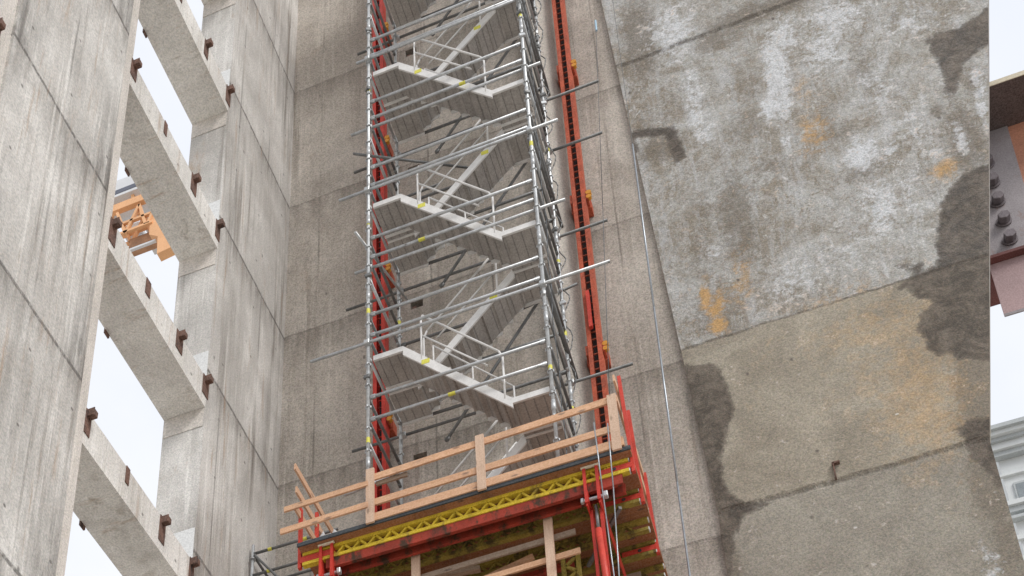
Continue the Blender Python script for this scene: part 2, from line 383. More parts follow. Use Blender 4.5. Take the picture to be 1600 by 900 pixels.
# ------------------------------------------------------------------ mesh helpers
class MB:
    def __init__(s): s.v = []; s.f = []
    def add(s, vs, fs):
        k = len(s.v); s.v += [tuple(v) for v in vs]; s.f += [tuple(i + k for i in f) for f in fs]; return s
    def box(s, x0, x1, y0, y1, z0, z1):
        x0, x1 = sorted((x0, x1)); y0, y1 = sorted((y0, y1)); z0, z1 = sorted((z0, z1))
        v = [(x, y, z) for z in (z0, z1) for y in (y0, y1) for x in (x0, x1)]
        return s.add(v, [(0, 2, 3, 1), (4, 5, 7, 6), (0, 1, 5, 4), (2, 6, 7, 3), (0, 4, 6, 2), (1, 3, 7, 5)])
    def bar(s, p, q, w, h, up=(0, 0, 1)):
        """box from p to q, w across, h along 'up'"""
        p, q = Vector(p), Vector(q); d = (q - p).normalized(); u = Vector(up)
        a = d.cross(u)
        if a.length < 1e-4: a = d.cross(Vector((1, 0, 0)))
        a.normalize(); u = a.cross(d).normalized()
        v = [e + a * (i * w / 2) + u * (j * h / 2) for e in (p, q) for j in (-1, 1) for i in (-1, 1)]
        return s.add(v, [(0, 1, 3, 2), (4, 6, 7, 5), (0, 4, 5, 1), (2, 3, 7, 6), (0, 2, 6, 4), (1, 5, 7, 3)])
    def tube(s, p, q, r, n=8):
        p, q = Vector(p), Vector(q); d = (q - p).normalized()
        a = d.orthogonal().normalized(); c = d.cross(a)
        v = []
        for e in (p, q):
            for i in range(n):
                t = 2 * math.pi * i / n
                v.append(e + a * (r * math.cos(t)) + c * (r * math.sin(t)))
        f = [(i, (i + 1) % n, n + (i + 1) % n, n + i) for i in range(n)]
        f += [tuple(range(n - 1, -1, -1)), tuple(range(n, 2 * n))]
        return s.add(v, f)
    def path(s, pts, r, n=8):
        for a, b in zip(pts[:-1], pts[1:]): s.tube(a, b, r, n)
        return s
    def prism(s, poly, axis, a0, a1):
        """extrude a polygon given in the two other axes along 'axis' (0/1/2)"""
        n = len(poly); v = []
        for a in (a0, a1):
            for (u, w) in poly:
                c = [u, w]; c.insert(axis, a); v.append(tuple(c))
        f = [(i, (i + 1) % n, n + (i + 1) % n, n + i) for i in range(n)] + [tuple(range(n - 1, -1, -1)), tuple(range(n, 2 * n))]
        return s.add(v, f)
    def disc(s, c, axis, r, h, n=10):
        d = Vector((0, 0, 0)); d[axis] = h / 2
        return s.tube(Vector(c) - d, Vector(c) + d, r, n)
    def build(s, name, mat, parent=None, smooth=False, bevel=0):
        off = Vector(parent['_w']) if parent is not None else Vector((0, 0, 0))
        me = bpy.data.meshes.new(name)
        me.from_pydata([tuple(Vector(v) - off) for v in s.v], [], s.f)
        me.validate(); me.update()
        import bmesh
        bm = bmesh.new(); bm.from_mesh(me)
        bmesh.ops.recalc_face_normals(bm, faces=bm.faces)
        if bevel: bmesh.ops.bevel(bm, geom=bm.edges[:], offset=bevel, segments=1, affect='EDGES')
        bm.to_mesh(me); bm.free()
        if smooth:
            for p in me.polygons: p.use_smooth = len(p.vertices) == 4
        me.materials.append(mat if not isinstance(mat, str) else MATS[mat])
        o = bpy.data.objects.new(name, me); COL.objects.link(o)
        if parent is not None:
            o.parent = parent
        o['_w'] = tuple(off)
        return o

def thing(name, label, cat, loc, group=None):
    e = bpy.data.objects.new(name, None); COL.objects.link(e)
    e.location = loc; e['_w'] = tuple(loc); e.empty_display_size = .3
    e['label'] = label; e['category'] = cat
    if group: e['group'] = group
    return e
def tag(o, label, cat, group=None):
    o['label'] = label; o['category'] = cat
    if group: o['group'] = group
    return o

# ------------------------------------------------------------------ ground
gm = MB(); gm.add([(-1500, -1500, -1.6), (1500, -1500, -1.6), (1500, 1500, -1.6), (-1500, 1500, -1.6)], [(0, 1, 2, 3)])
o = gm.build('ground', 'site_ground'); o['kind'] = 'structure'

WY0 = 17.2          # face of the rear wall
SX = -8.82          # face of the side wall
TOP = 47.0
FL = 4.155          # storey pitch of the beams
# ------------------------------------------------------------------ side wall with openings
sw = thing('concrete_wall', 'pale streaked concrete side wall on the left with tall openings and sloping beams', 'wall', (SX, 9.9, -1.6))
m = MB()
def column(y0, y1, l, r):
    ya, yb = y0 + (.24 if l else 0), y1 - (.24 if r else 0)
    m.box(SX - .78, SX + .05, ya, yb, -1.6, TOP)
column(8.45, 11.34, True, True); column(2.4, 5.35, True, True); 
m.box(SX - .78, SX, 14.42, WY0, -1.6, TOP)
m.box(SX - .78, SX + .028, -3.0, -.7, -1.6, TOP)
m.build('wall_panel', 'side_wall', sw)
for (a, b_) in ((8.45, 8.69), (11.10, 11.34), (5.11, 5.35), (2.4, 2.64)):
    MB().box(SX - .78, SX, a, b_, -1.6, TOP).build('jamb_strip', 'strip_concrete', sw)
beams = [15.88 + FL * k for k in range(-4, 8)]
for zb in beams:
    for (y0, y1) in ((11.34, 14.42), (5.35, 8.45), (-.7, 2.4)):
        vis = y0 > 11 or (y0 > 5 and 19 < zb < 21)
        bm_ = MB().box(SX - .78, SX - .002, y0, y1, zb, zb + .66).build('spandrel_beam', 'beam_concrete', sw)
        if not vis or zb < 10: continue
        zt = zb + .66
        for i, f in enumerate((0.02, .36, .69, .985)):
            y = y0 + (y1 - y0) * f
            w = .065 + .04 * random.random() - .02 * (i == 1)
            dz = (.40 if i != 1 else .30) + .10 * random.random()
            pl = MB().box(SX, SX + .012, max(y - w, y0 - .1), min(y + w, y1 + .12), zt - dz, zt + .01)
            if i != 1:
                pl.box(SX + .012, SX + .125, y - .05, y + .04, zt - .135, zt - .12)
                pl.box(SX + .012, SX + .125, y - .05, y - .038, zt - .12, zt + .0)
                pl.box(SX + .115, SX + .127, y - .038, y + .04, zt - .12, zt - .03)
            pl.build('steel_bracket', RUST, bm_)
        # small steel lug under the rear edge of the beam
        MB().box(SX - .80, SX - .77, y0 + 1.2, y0 + 1.32, zb - .07, zb + .05).build('steel_lug', RUST, bm_)
        if y0 > 11:
            MB().box(SX - .775, SX - .015, 14.405, 14.417, zt + .01, zt + .74).build('jamb_sheet', WHT, sw)
            MB().box(SX - .774, SX - .02, 14.408, 14.417, zb - .44, zb - .004).build('haunch_patch', 'strip_concrete', sw)

# ------------------------------------------------------------------ rear wall with box-outs
bw = thing('concrete_wall', 'dark weathered concrete rear wall behind the stair tower and the climbing platform', 'wall', (-4.5, WY0, -1.6))
holes = [20.63 + 4.21 * k for k in range(-1, 5)]
m = MB()
hx0, hx1 = -6.13, -5.87
m.box(SX, hx0, WY0, WY0 + .6, -1.6, TOP); m.box(hx1, -.4, WY0, WY0 + .6, -1.6, TOP)
z = -1.6
for h in holes:
    m.box(hx0, hx1, WY0, WY0 + .6, z, h - .12); z = h + .12
m.box(hx0, hx1, WY0, WY0 + .6, z, TOP)
m.build('wall_panel', 'back_wall', bw)
for h in holes:
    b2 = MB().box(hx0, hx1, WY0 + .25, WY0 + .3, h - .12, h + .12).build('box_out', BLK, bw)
    MB().box(hx0 + .03, hx0 + .12, WY0 + .02, WY0 + .2, h - .118, h - .03).build('anchor_block', RUST, b2)
pm = MB()
N = 24
poly = [(-3.16 + .36 * math.sin(math.pi * (i / N - .5)) , WY0 + .0 - .30 * math.cos(math.pi * (i / N - .5))) for i in range(N + 1)]
pm.prism(poly, 2, -1.6, TOP)
po = pm.build('round_pilaster', 'pilaster_concrete', bw)
for p in po.data.polygons: p.use_smooth = len(p.vertices) == 4 and abs(p.normal.y) > 0.02 and p.normal.y < .9

# ------------------------------------------------------------------ pier with flared head
OCHRE = [(1.97, 19.98, 1.08, 0.61, 0.6), (2.25, 18.17, 0.66, 1.56, 0.8), (1.39, 19.42, 0.59, 0.75, 0.3), (-0.52, 21.12, 0.13, 0.19, 1.6), (-0.65, 21.89, 0.09, 0.36, 1.2), (-0.53, 21.5, 0.15, 0.15, 1.2), (-0.43, 21.61, 0.09, 0.29, 1.0), (-0.01, 21.98, 0.24, 0.66, 0.5), (3.45, 23.11, 0.22, 0.27, 0.9), (1.61, 25.24, 0.24, 0.52, 0.6), (1.62, 26.48, 0.16, 0.48, 0.4), (1.87, 18.76, 0.96, 0.87, 0.4), (0.2, 20.28, 0.41, 0.47, 0.25), (-0.16, 19.07, 0.3, 0.59, 0.2), (1.3, 20.85, 0.81, 0.4, 0.3)]
WHITE = [(1.24, 27.11, 0.21, 1.39, 1.1), (1.5, 28.17, 0.23, 0.72, 0.9), (0.97, 26.3, 0.18, 0.35, 1.1), (2.16, 27.53, 0.45, 1.0, 0.7), (2.38, 28.21, 0.68, 0.62, 0.7), (2.28, 24.21, 0.26, 0.5, 1.0), (2.35, 22.69, 0.31, 0.76, 0.8), (2.78, 24.02, 0.15, 0.18, 1.0), (1.17, 25.23, 0.09, 0.37, 0.9), (2.77, 25.96, 0.43, 1.14, 0.5), (2.84, 22.84, 0.41, 1.36, 0.45), (3.11, 24.45, 0.52, 1.26, 0.4), (-0.46, 29.67, 0.47, 0.97, 0.8), (-0.28, 27.16, 0.19, 1.59, 0.7), (0.79, 21.59, 0.63, 0.65, 0.5), (1.79, 22.06, 0.62, 0.83, 0.4), (3.6, 27.39, 0.87, 0.6, 0.5), (2.59, 14.64, 0.13, 0.4, 0.6), (-0.39, 22.94, 0.18, 0.31, 0.6), (3.82, 23.76, 0.1, 0.53, 0.8), (4.35, 24.98, 0.12, 0.55, 0.8), (4.4, 26.27, 0.05, 0.19, 0.8), (4.27, 24.3, 0.1, 0.54, 0.9), (3.38, 23.58, 0.3, 1.05, 0.4), (-0.08, 26.34, 0.12, 0.48, 0.6), (-0.42, 28.79, 0.37, 0.21, 0.6), (0.11, 21.27, 0.21, 0.48, 0.4)]
BROWN = [(3.05, 18.0, .32, .8, 1.3), (3.1, 17.2, .45, .8, 1.2), (2.95, 16.0, .3, .6, 1.0), (-1.0, 26.3, .45, .42, .95), (-1.0, 15.6, .22, 1.3, 1.0), (3.9, 23.6, .35, 1.3, .8), (-1.08, 29.86, 0.35, 1.31, 1.0), (-1.02, 29.06, 0.22, 0.42, 0.8), (0.98, 29.26, 0.83, 0.34, 1.0), (1.69, 29.2, 0.59, 0.25, 1.0), (0.33, 28.94, 0.6, 0.46, 0.7), (0.08, 23.65, 0.39, 1.59, 0.7), (-0.58, 22.78, 0.28, 0.86, 0.5), (-0.51, 21.41, 0.54, 0.81, 0.6), (0.52, 25.98, 0.46, 0.76, 0.5), (1.89, 24.89, 0.65, 0.46, 0.5), (2.67, 26.41, 0.22, 0.97, 0.6), (2.2, 23.72, 0.52, 0.28, 0.6), (-1.19, 27.2, 0.36, 0.6, 0.35), (-0.81, 27.37, 0.48, 0.8, 0.3), (3.99, 23.58, 0.25, 1.04, 0.7), (4.25, 25.04, 0.25, 1.1, 0.5), (3.23, 21.88, 0.15, 0.41, 0.5), (3.58, 24.61, 0.1, 0.22, 0.9), (2.85, 14.91, 0.26, 1.48, 0.7), (2.73, 16.08, 0.22, 0.78, 0.8), (-0.43, 24.11, 0.34, 1.08, 0.4), (0.76, 24.72, 0.44, 0.37, 0.5), (3.39, 27.58, 0.08, 0.24, 0.8), (1.85, 25.38, 0.22, 0.56, 0.5), (0.73, 27.23, 0.35, 1.2, 0.4)]  # old stains, plus a dark square painting the shade inside a recess
WET_AND_SHADE = [
 [(4.87, 26.94), (4.58, 26.78), (4.28, 26.64), (4.03, 26.71), (3.82, 26.75), (3.76, 26.59), (3.8, 26.31), (3.83, 25.87), (3.83, 25.3), (3.81, 24.76), (3.91, 24.88), (4.11, 25.4), (4.29, 25.67), (4.46, 25.85), (4.9, 25.9)],
 [(4.2, 22.85), (3.86, 22.87), (3.65, 22.82), (3.46, 22.64), (3.29, 22.39), (3.21, 22.06), (3.1, 21.7), (3.02, 21.34), (2.97, 20.93), (2.75, 20.86), (2.53, 20.84), (2.34, 20.7), (2.3, 20.65), (2.47, 20.62), (2.47, 20.4), (2.55, 20.24), (2.69, 20.2), (2.71, 20.04), (2.55, 19.94), (2.46, 19.67), (2.47, 19.45), (2.53, 19.27), (2.42, 19.13), (2.54, 19.05), (2.6, 18.87), (2.73, 18.93), (2.79, 18.9), (2.85, 18.71), (2.99, 18.69), (3.08, 18.6), (3.5, 18.4), (3.83, 20.68)],
 [(-1.3, 20.5), (-1.0, 20.36), (-0.79, 20.3), (-0.6, 20.1), (-0.54, 19.76), (-0.49, 19.29), (-0.51, 19.0), (-0.62, 18.75), (-0.69, 18.42), (-0.8, 18.1), (-0.83, 17.69), (-0.74, 17.37), (-0.6, 17.05), (-0.42, 16.91), (-0.08, 16.91), (-0.34, 16.78), (-0.58, 16.76), (-0.80, 16.4), (-0.94, 15.6), (-1.15, 15.0), (-1.19, 17.07), (-1.22, 18.02), (-1.3, 18.97)],
 [(2.58, 17.33), (2.85, 17.45), (3.2, 17.3), (3.1, 16.2), (2.95, 15.9), (2.8, 16.44), (2.66, 16.89)],
 [(2.29, 21.18), (2.37, 21.23), (2.64, 21.06), (2.75, 21.11), (2.72, 20.86), (2.6, 20.84), (2.58, 20.99), (2.35, 21.11)],
 [(-0.9, 26.75), (-0.66, 26.65), (-0.58, 25.72), (-0.80, 25.70)],  # this shape and the two below: painted shade along the recess edges
 [(-1.5, 27.12), (-0.70, 26.76), (-0.74, 26.55), (-1.48, 26.85)],
 [(-1.6, 27.1), (-1.42, 26.99), (-1.4, 26.37), (-1.6, 26.39)]]
def sdist(P, poly):
    poly = np.array(poly); d = np.full(len(P), 1e9); ins = np.zeros(len(P), bool)
    for i in range(len(poly)):
        a, b = poly[i], poly[(i + 1) % len(poly)]
        e = b - a; w = P - a
        t = np.clip((w @ e) / (e @ e), 0, 1)
        d = np.minimum(d, np.hypot(*(w - np.outer(t, e)).T))
        c = ((a[1] > P[:, 1]) != (b[1] > P[:, 1])) & (P[:, 0] < (b[0] - a[0]) * (P[:, 1] - a[1]) / (b[1] - a[1] + 1e-12) + a[0])
        ins ^= c
    return np.where(ins, d, -d)
PY = 16.8
def pl(z): return -.985 if z < 16.95 else -.985 - .0505 * (z - 16.95)
def pr(z): return 2.99 if z < 16.92 else 2.99 + .187 * (z - 16.92)
zs = [-1.6, 4, 9, 12] + list(np.arange(13, 32.01, .09)) + [34, 37, 41, TOP]
if 16.95 not in zs: zs.append(16.95); zs.sort()
NX = 64
V = []; F = []
for z in zs:
    for i in range(NX + 1):
        V.append((pl(z) + (pr(z) - pl(z)) * i / NX, PY, z))
for j in range(len(zs) - 1):
    for i in range(NX):
        a = j * (NX + 1) + i
        F.append((a, a + 1, a + NX + 2, a + NX + 1))
P = np.array([(v[0], v[2]) for v in V])
def gauss(L):
    s = np.zeros(len(P))
    for (x, z, rx, rz, w) in L:
        s = np.maximum(s, w * np.exp(-.9 * (((P[:, 0] - x) / rx) ** 2 + ((P[:, 1] - z) / rz) ** 2)))
    return s
wet_and_shade = np.max([sdist(P, w) for w in WET_AND_SHADE], axis=0)
pier = thing('concrete_pier', 'broad concrete pier flaring towards its head, damp dark patches, painted recess shade and ochre bloom', 'pier', (1, PY, -1.6))
me = bpy.data.meshes.new('pier_face')
# sides and back close the volume
nb = len(V); row = NX + 1
ring = []
for z in zs: V.append((pl(z) + .0, PY + 1.6, z)); V.append((pr(z), PY + 1.6, z))
for j in range(len(zs) - 1):
    a, b = j * row, (j + 1) * row; c, d = nb + 2 * j, nb + 2 * (j + 1)
    F += [(a, b, d, c), (a + NX, c + 1, d + 1, b + NX), (c, d, d + 1, c + 1)]
me.from_pydata([(v[0] * PS - 1, v[1] * PS - PY, v[2] * PS + 1.6) for v in V], [], F)
for nm, arr in (('wet_and_shade', wet_and_shade), ('ochre', gauss(OCHRE)), ('white', gauss(WHITE)), ('brown', gauss(BROWN))):
    at = me.attributes.new(nm, 'FLOAT', 'POINT')
    full = np.concatenate([arr, np.full(len(V) - nb, -.3 if nm == 'wet_and_shade' else 0.)])
    at.data.foreach_set('value', full.astype(np.float32))
me.update()
me.materials.append(MATS['pier_concrete'])
o = bpy.data.objects.new('pier_body', me); COL.objects.link(o); o.parent = pier; o['_w'] = (1, PY, -1.6)
mm = MB().box(.81, .83, 17.06, 17.12, 17.29, 17.62); mm.box(.80, .92, 17.06, 17.12, 17.60, 17.63)
mm.build('rebar_stub', RUST, pier)

# ------------------------------------------------------------------ stair tower
XL, XR, YF, YB = -6.07, -3.03, 14.9, 16.40
DECK = 16.10
st = thing('scaffold_stair_tower', 'tall galvanised scaffold stair tower standing on the climbing platform', 'scaffold', ((XL + XR) / 2, 15.65, DECK))
LV = [18.60, 20.63, 22.66, 24.68, 26.70, 28.73, 30.75, 32.77, 34.8, 36.8]
ZT = 38.5
for (x, y) in ((XL, YF), (XR, YF), (XL, YB), (XR, YB)):
    p = MB(); p.tube((x, y, DECK), (x, y, ZT), .031, 12)
    for k in range(11):
        zz = 18.1 + 2.02 * k
        p.tube((x, y, zz - .1), (x, y, zz + .12), .037, 12)
    z = DECK + .25
    while z < ZT:
        p.disc((x, y, z), 2, .052, .010, 8)
        for (dx, dy) in ((1, 0), (-1, 0), (0, 1), (0, -1)):
            p.box(x + dx * .042 - .012, x + dx * .042 + .012, y + dy * .042 - .012, y + dy * .042 + .012, z - .03, z + .022)
        z += .505
    po = p.build('post', GALV, st, True)
    for zz in ([18.75, 21.9, 24.3, 27.9] if y == YF else [19.1, 20.95, 23.2, 26.4]):
        zz += .35 * (x == XR) + random.uniform(-.3, .3)
        MB().tube((x, y, zz), (x, y, zz + .12), .0335, 12).build('sticker', STICK, po)
def ledger(p, q, mat=GALV, name='ledger', r=.027):
    d = (Vector(q) - Vector(p)).normalized()
    b = MB().tube(p, q, r, 10)
    for e, s in ((Vector(p), 1), (Vector(q), -1)):
        b.bar(e + d * .01 * s, e + d * .09 * s, .04, .07)
    return b.build(name, mat, st, True)
for i, z in enumerate(LV):
    for dz in (.48, 1.0):
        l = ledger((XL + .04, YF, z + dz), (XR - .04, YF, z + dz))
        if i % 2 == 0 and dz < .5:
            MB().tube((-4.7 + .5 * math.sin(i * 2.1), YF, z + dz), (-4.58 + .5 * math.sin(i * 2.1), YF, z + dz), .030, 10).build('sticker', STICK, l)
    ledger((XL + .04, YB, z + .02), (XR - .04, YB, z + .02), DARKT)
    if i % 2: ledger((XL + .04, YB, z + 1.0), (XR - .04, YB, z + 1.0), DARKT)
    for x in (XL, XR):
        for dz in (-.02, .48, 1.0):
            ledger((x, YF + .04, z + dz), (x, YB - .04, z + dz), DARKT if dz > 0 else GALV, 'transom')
    if i % 2 == 0:
        ledger((XR - .02, YB + .02, z + .62 if i else 20.0), (-5.25, YB + .02, z - 2.75), DARKT, 'diagonal_brace')
# long tubes run through the tower to stiffen it and to brace it off the wall
for (x0, x1, y, z, mt) in ((-6.62, -2.52, YF - .06, 24.96, GALV), (-7.10, -1.92, YF - .06, 20.87, GALV), (-6.7, -2.3, YF - .06, 33.1, GALV), (-6.45, -2.75, YF + .06, 27.0, GALV), (-6.35, -2.55, YF + .06, 22.95, GALV), (-6.3, -2.6, YF-.06, 29.03, GALV),
                           (-7.06, -1.95, 16.55, 28.57, DARKT), (-3.3, -2.0, 16.55, 26.95, DARKT), (-7.2, -2.1, 16.55, 24.4, DARKT),
                           (-7.05, -1.97, 16.55, 20.53, DARKT), (-7.0, -2.0, 16.55, 32.7, DARKT)):
    t = MB().tube((x0, y, z), (x1, y, z), .026, 10).build('tie_tube', mt, st, True)
    for x in (XL, XR):
        if x0 < x < x1: MB().box(x - .05, x + .05, y - .045, y + .045, z - .05, z + .05).build('clamp', GALV, t, bevel=.012)
for z in (21.1, 25.25, 29.4, 33.5):
    for (x, ya) in ((XR + .03, YF + .15), (XR - .1, YF + .3)):
        t = MB().tube((x, ya, z + (.1 if x < XR else 0)), (x, WY0, z - .04), .033, 10).build('wall_tie', DARKT, st, True)
for (a_, b_, mt) in (((-6.35, YF - .06, 26.2), (-4.3, YB - .1, 26.75), DARKT), ((-4.9, YB - .06, 22.3), (-2.75, YB + .1, 22.9), DARKT), ((-6.5, YB, 26.9), (-5.2, YB, 26.95), DARKT),
                   ((-6.3, YF - .06, 23.9), (-5.95, YB + .2, 24.1), GALV), ((-5.6, YF + .5, 31.9), (-3.3, YF + .7, 32.9), GALV), ((-6.45, YF - .05, 17.5), (-5.7, YF - .05, 17.62), GALV)):
    MB().tube(a_, b_, .024, 10).build('tie_tube', mt, st, True)
hp = []
z = 17.0
hr = random.Random(9)
while z < 36:
    hp.append((XR + .05 + .07 * math.sin(z * 6.2) + hr.uniform(-.015, .015), YB + .05 + .03 * math.cos(z * 5), z)); z += .12
MB().path(hp, .011, 6).build('hose', DARKT, st, True)
hp = [(XR + .10 + .012 * math.sin(k * .9), YF + .12 + .05 * math.sin(k * .35), 17.0 + k * .25) for k in range(72)]
MB().path(hp, .009, 6).build('power_lead', CABLED, st, True)
rr = random.Random(3)
for k in range(34):   # couplers left on the uprights
    x, y = rr.choice(((XL, YF), (XR, YF), (XR, YB), (XR, YB)))
    z = 17.2 + rr.random() * 18
    a_ = rr.random() * 3
    MB().bar((x - .05 * math.cos(a_), y - .05 * math.sin(a_) - .03, z), (x + .07 * math.cos(a_), y + .05 * math.sin(a_) - .03, z + .03), .055, .075).build('coupler', DARKT if k % 3 else GALV, st, bevel=.01)
ledger((-6.0, YB, 33.42), (-4.4, YB, 33.45), GREEN, 'ledger', .04)
# flights
def flight(zt, zb, ya, yb, fall_right):
    xa, xb = (-5.48, -3.68)
    if not fall_right: xa, xb = xb, xa
    n = 9
    dx = (xb - xa) / n; dz = (zb - zt) / n; sg = 1 if dx > 0 else -1
    # side beams
    def stringer(y, h=.17, w=.035):
        m = MB()
        prof = []
        if fall_right: L0, L1 = XL + .06, XR - .06
        else: L0, L1 = XR - .06, XL + .06
        top = [(L0, zt + .05), (xa, zt + .05), (xb, zb + .05), (L1, zb + .05)]
        for (p, q) in zip(top[:-1], top[1:]):
            if abs(p[1] - q[1]) < 1e-6: v = .115
            else: v = .215
            poly = [(p[0], p[1]), (q[0], q[1]), (q[0], q[1] - v), (p[0], p[1] - v)]
            m.prism(poly, 1, y, y + w)
        return m
    f = MB()
    f.prism([(xa - sg * .04, zt - .035), (xb + sg * .04, zb - .035 + .02), (xb + sg * .04, zb - .06), (xa - sg * .04, zt - .085)], 1, ya + .04, yb - .01)
    for k in range(n):
        x0 = xa + dx * k; z0 = zt + dz * (k + .55)
        f.box(x0 + sg * .01, x0 + dx, ya + .04, yb - .01, z0 - .03, z0 + .03)
    fo = f.build('stair_flight', RIB, st)
    stringer(ya).build('stringer', ALU, fo)
    tri = MB()
    for k in range(n):
        x0 = xa + dx * k; z0 = zt + dz * (k + .5)
        tri.prism([(x0 + dx * .1, zt + dz * (k + .1) - .03), (x0 + dx, zt + dz * (k + 1) - .03), (x0 + dx * .16, zt + dz * (k + .95) - .02)], 1, yb - .008, yb + .012)
    tri.prism([(xa, zt + .02), (xb, zb + .02), (xb, zb - .03), (xa, zt - .03)], 1, yb + .013, yb + .033)
    tri.build('tread_cheek', ALU, fo)
    MB().box(xa + dx * 1.6, xa + dx * 2.3, ya - .004, ya - .001, zt + dz * 1.95 - .115, zt + dz * 1.95 - .01).build('sticker', STICK, fo)
    # guard along the front side beam: two uprights, top and middle rail with round bends
    y = ya + .015; r = .019
    s = dz / dx
    xA, xB = xa + dx * 1.6, xb - dx * .6
    zA, zB = zt + s * (xA - xa) + .05, zt + s * (xB - xa) + .05
    gr = MB()
    gr.path([(xB, y, zB - .1), (xB, y, zB + .88), (xB - sg * .06, y, zB + .98 - .05 * s * sg), (xA + sg * .12, y, zA + 1.0 + s * sg * .12), (xA + sg * .03, y, zA + .97), (xA, y, zA + .86), (xA, y, zA - .1)], r, 8)
    gr.path([(xA, y, zA + .5), (xB - sg * .25, y, zB + .5 - .25 * s * sg)], r * .85, 8)
    gr.build('stair_guard', ALU, fo, True)
    # second guard on the far side beam and a lower knee rail
    g2 = MB(); y2 = yb + .02
    g2.path([(xB, y2, zB - .05), (xB, y2, zB + .9), (xA, y2, zA + .98), (xA, y2, zA - .05)], r * .85, 8)
    g2.path([(xA, y2, zA + .48), (xB, y2, zB + .45)], r * .75, 8)
    xm = (xA + xB) / 2; g2.tube((xm, y2, (zA + zB) / 2 - .05), (xm, y2, (zA + zB) / 2 + .94), r * .8, 8)
    g2.build('stair_guard', ALU, fo, True)
    return fo
def landing(z, side):
    x0, x1 = (XL + .05, -5.46) if side < 0 else (-3.70, XR - .05)
    f = MB().box(x0, x1, YF + .1, YB - .05, z - .04, z + .02)
    l = f.build('landing', RIB, st)
    MB().box(x0, x1, YB - .05, YB - .015, z - .09, z + .06).build('edge_beam', ALU, l)
    MB().box(x0, x1, YF + .66, YF + .70, z - .075, z - .042).build('middle_beam', ALU, l)
    return l
for i in range(1, len(LV)):
    if i % 2 == 1:
        flight(LV[i], LV[i - 1], 14.97, 15.58, True); landing(LV[i], -1)
    else:
        flight(LV[i], LV[i - 1], 15.68, 16.32, False); landing(LV[i], 1)
landing(LV[0], 1); flight(LV[0], LV[0] - 2.0, 15.68, 16.32, False)

# ------------------------------------------------------------------ climbing rails on the wall
def climbing_rail(xc, label, shoes, mat):
    t = thing('climbing_rail', label, 'rail', (xc, 17.0, 11.0), 'red climbing rails bolted to the rear wall')
    z0, z1 = 11.0, 40.0
    c = MB()
    for s in (-1, 1):
        x = xc + s * .085
        c.box(x - .038, x + .038, 16.80, 16.815, z0, z1); c.box(x - .038, x + .038, 16.985, 17.0, z0, z1)
        c.box(x + (s * .038), x + s * .026, 16.815, 16.985, z0, z1)
    z = z0 + .2
    while z < z1:
        c.box(xc - .05, xc + .05, 16.88, 16.90, z, z + .025)
        z += .19
    c.build('rail_body', mat, t)
    MB().box(xc - .047, xc + .047, 16.95, 16.985, z0, z1).build('back_strip', DARKR, t)
    for zs_ in shoes:
        sh = MB().box(xc - .19, xc + .19, 17.0, 17.2, zs_ - .16, zs_ + .10)
        sh.box(xc - .17, xc - .13, 16.83, 17.0, zs_ - .12, zs_ + .12); sh.box(xc + .13, xc + .17, 16.83, 17.0, zs_ - .12, zs_ + .12)
        so = sh.build('climbing_shoe', REDD, t)
        c = MB(); c.disc((xc + .18, 16.86, zs_ + .05), 1, .055, .07, 12); c.disc((xc + .18, 16.86, zs_ - .07), 1, .05, .07, 12)
        c.build('shoe_roller', ORG, so)
    return t
tr = climbing_rail(-2.61, 'orange-red climbing rail right of the stair tower, beside the round pilaster', [21.55, 25.75, 29.95, 34.1, 17.3], REDD)
MB().box(-2.66, -2.60, 16.72, 16.795, 22.0, 22.95).build('locking_bar', REDB, tr)
climbing_rail(-6.63, 'red climbing rail on the wall behind the left posts of the stair tower', [21.5, 25.7, 29.8, 33.95, 17.3], RED)

# ------------------------------------------------------------------ climbing platform
cp = thing('climbing_platform', 'timber-decked climbing platform with yellow lattice girders hanging on the rear wall', 'platform', (-4.4, 15.6, 13.0))
d = MB()
x = -6.95
d.box(-6.95, -1.88, 14.28, 16.90, 16.032, 16.088)
d.build('deck', PLYW, cp)
MB().box(-6.96, -1.87, 14.255, 14.279, 16.03, 16.098).build('deck_edge_strip', simple('dark_edge', (.05, .06, .07), .6), cp)
GY = [14.44, 15.03, 15.60, 16.08, 16.6]
for i, y in enumerate(GY):
    xa, xb = -6.93, -1.945 + .012 * i
    g_ = MB()
    g_.box(xa, xb, y - .04, y + .04, 15.972, 16.030); g_.box(xa, xb, y - .04, y + .04, 15.775, 15.835)
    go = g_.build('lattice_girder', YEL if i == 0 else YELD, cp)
    w = MB(); x = xa + .30
    while x < xb - .40:
        w.bar((x, y, 15.83), (x + .125, y, 15.975), .055, .034, (0, 1, 0) if False else (0, 0, 1))
        w.bar((x + .25, y, 15.83), (x + .125, y, 15.975), .055, .034)
        x += .25
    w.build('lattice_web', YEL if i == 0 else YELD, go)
    MB().box(xb, xb + .014, y - .038, y + .038, 15.978, 16.026).box(xb, xb + .014, y - .038, y + .038, 15.78, 15.83).build('end_cap', WHITECAP, go)
for y in (14.42, 14.60):
    m = MB().box(-6.55, -2.05, y - .005, y + .005, 15.60, 15.772)
    for z in (15.60, 15.76): m.box(-6.55, -2.05, y + .005, y + .05, z, z + .012)
    m.build('waling', REDK, cp)
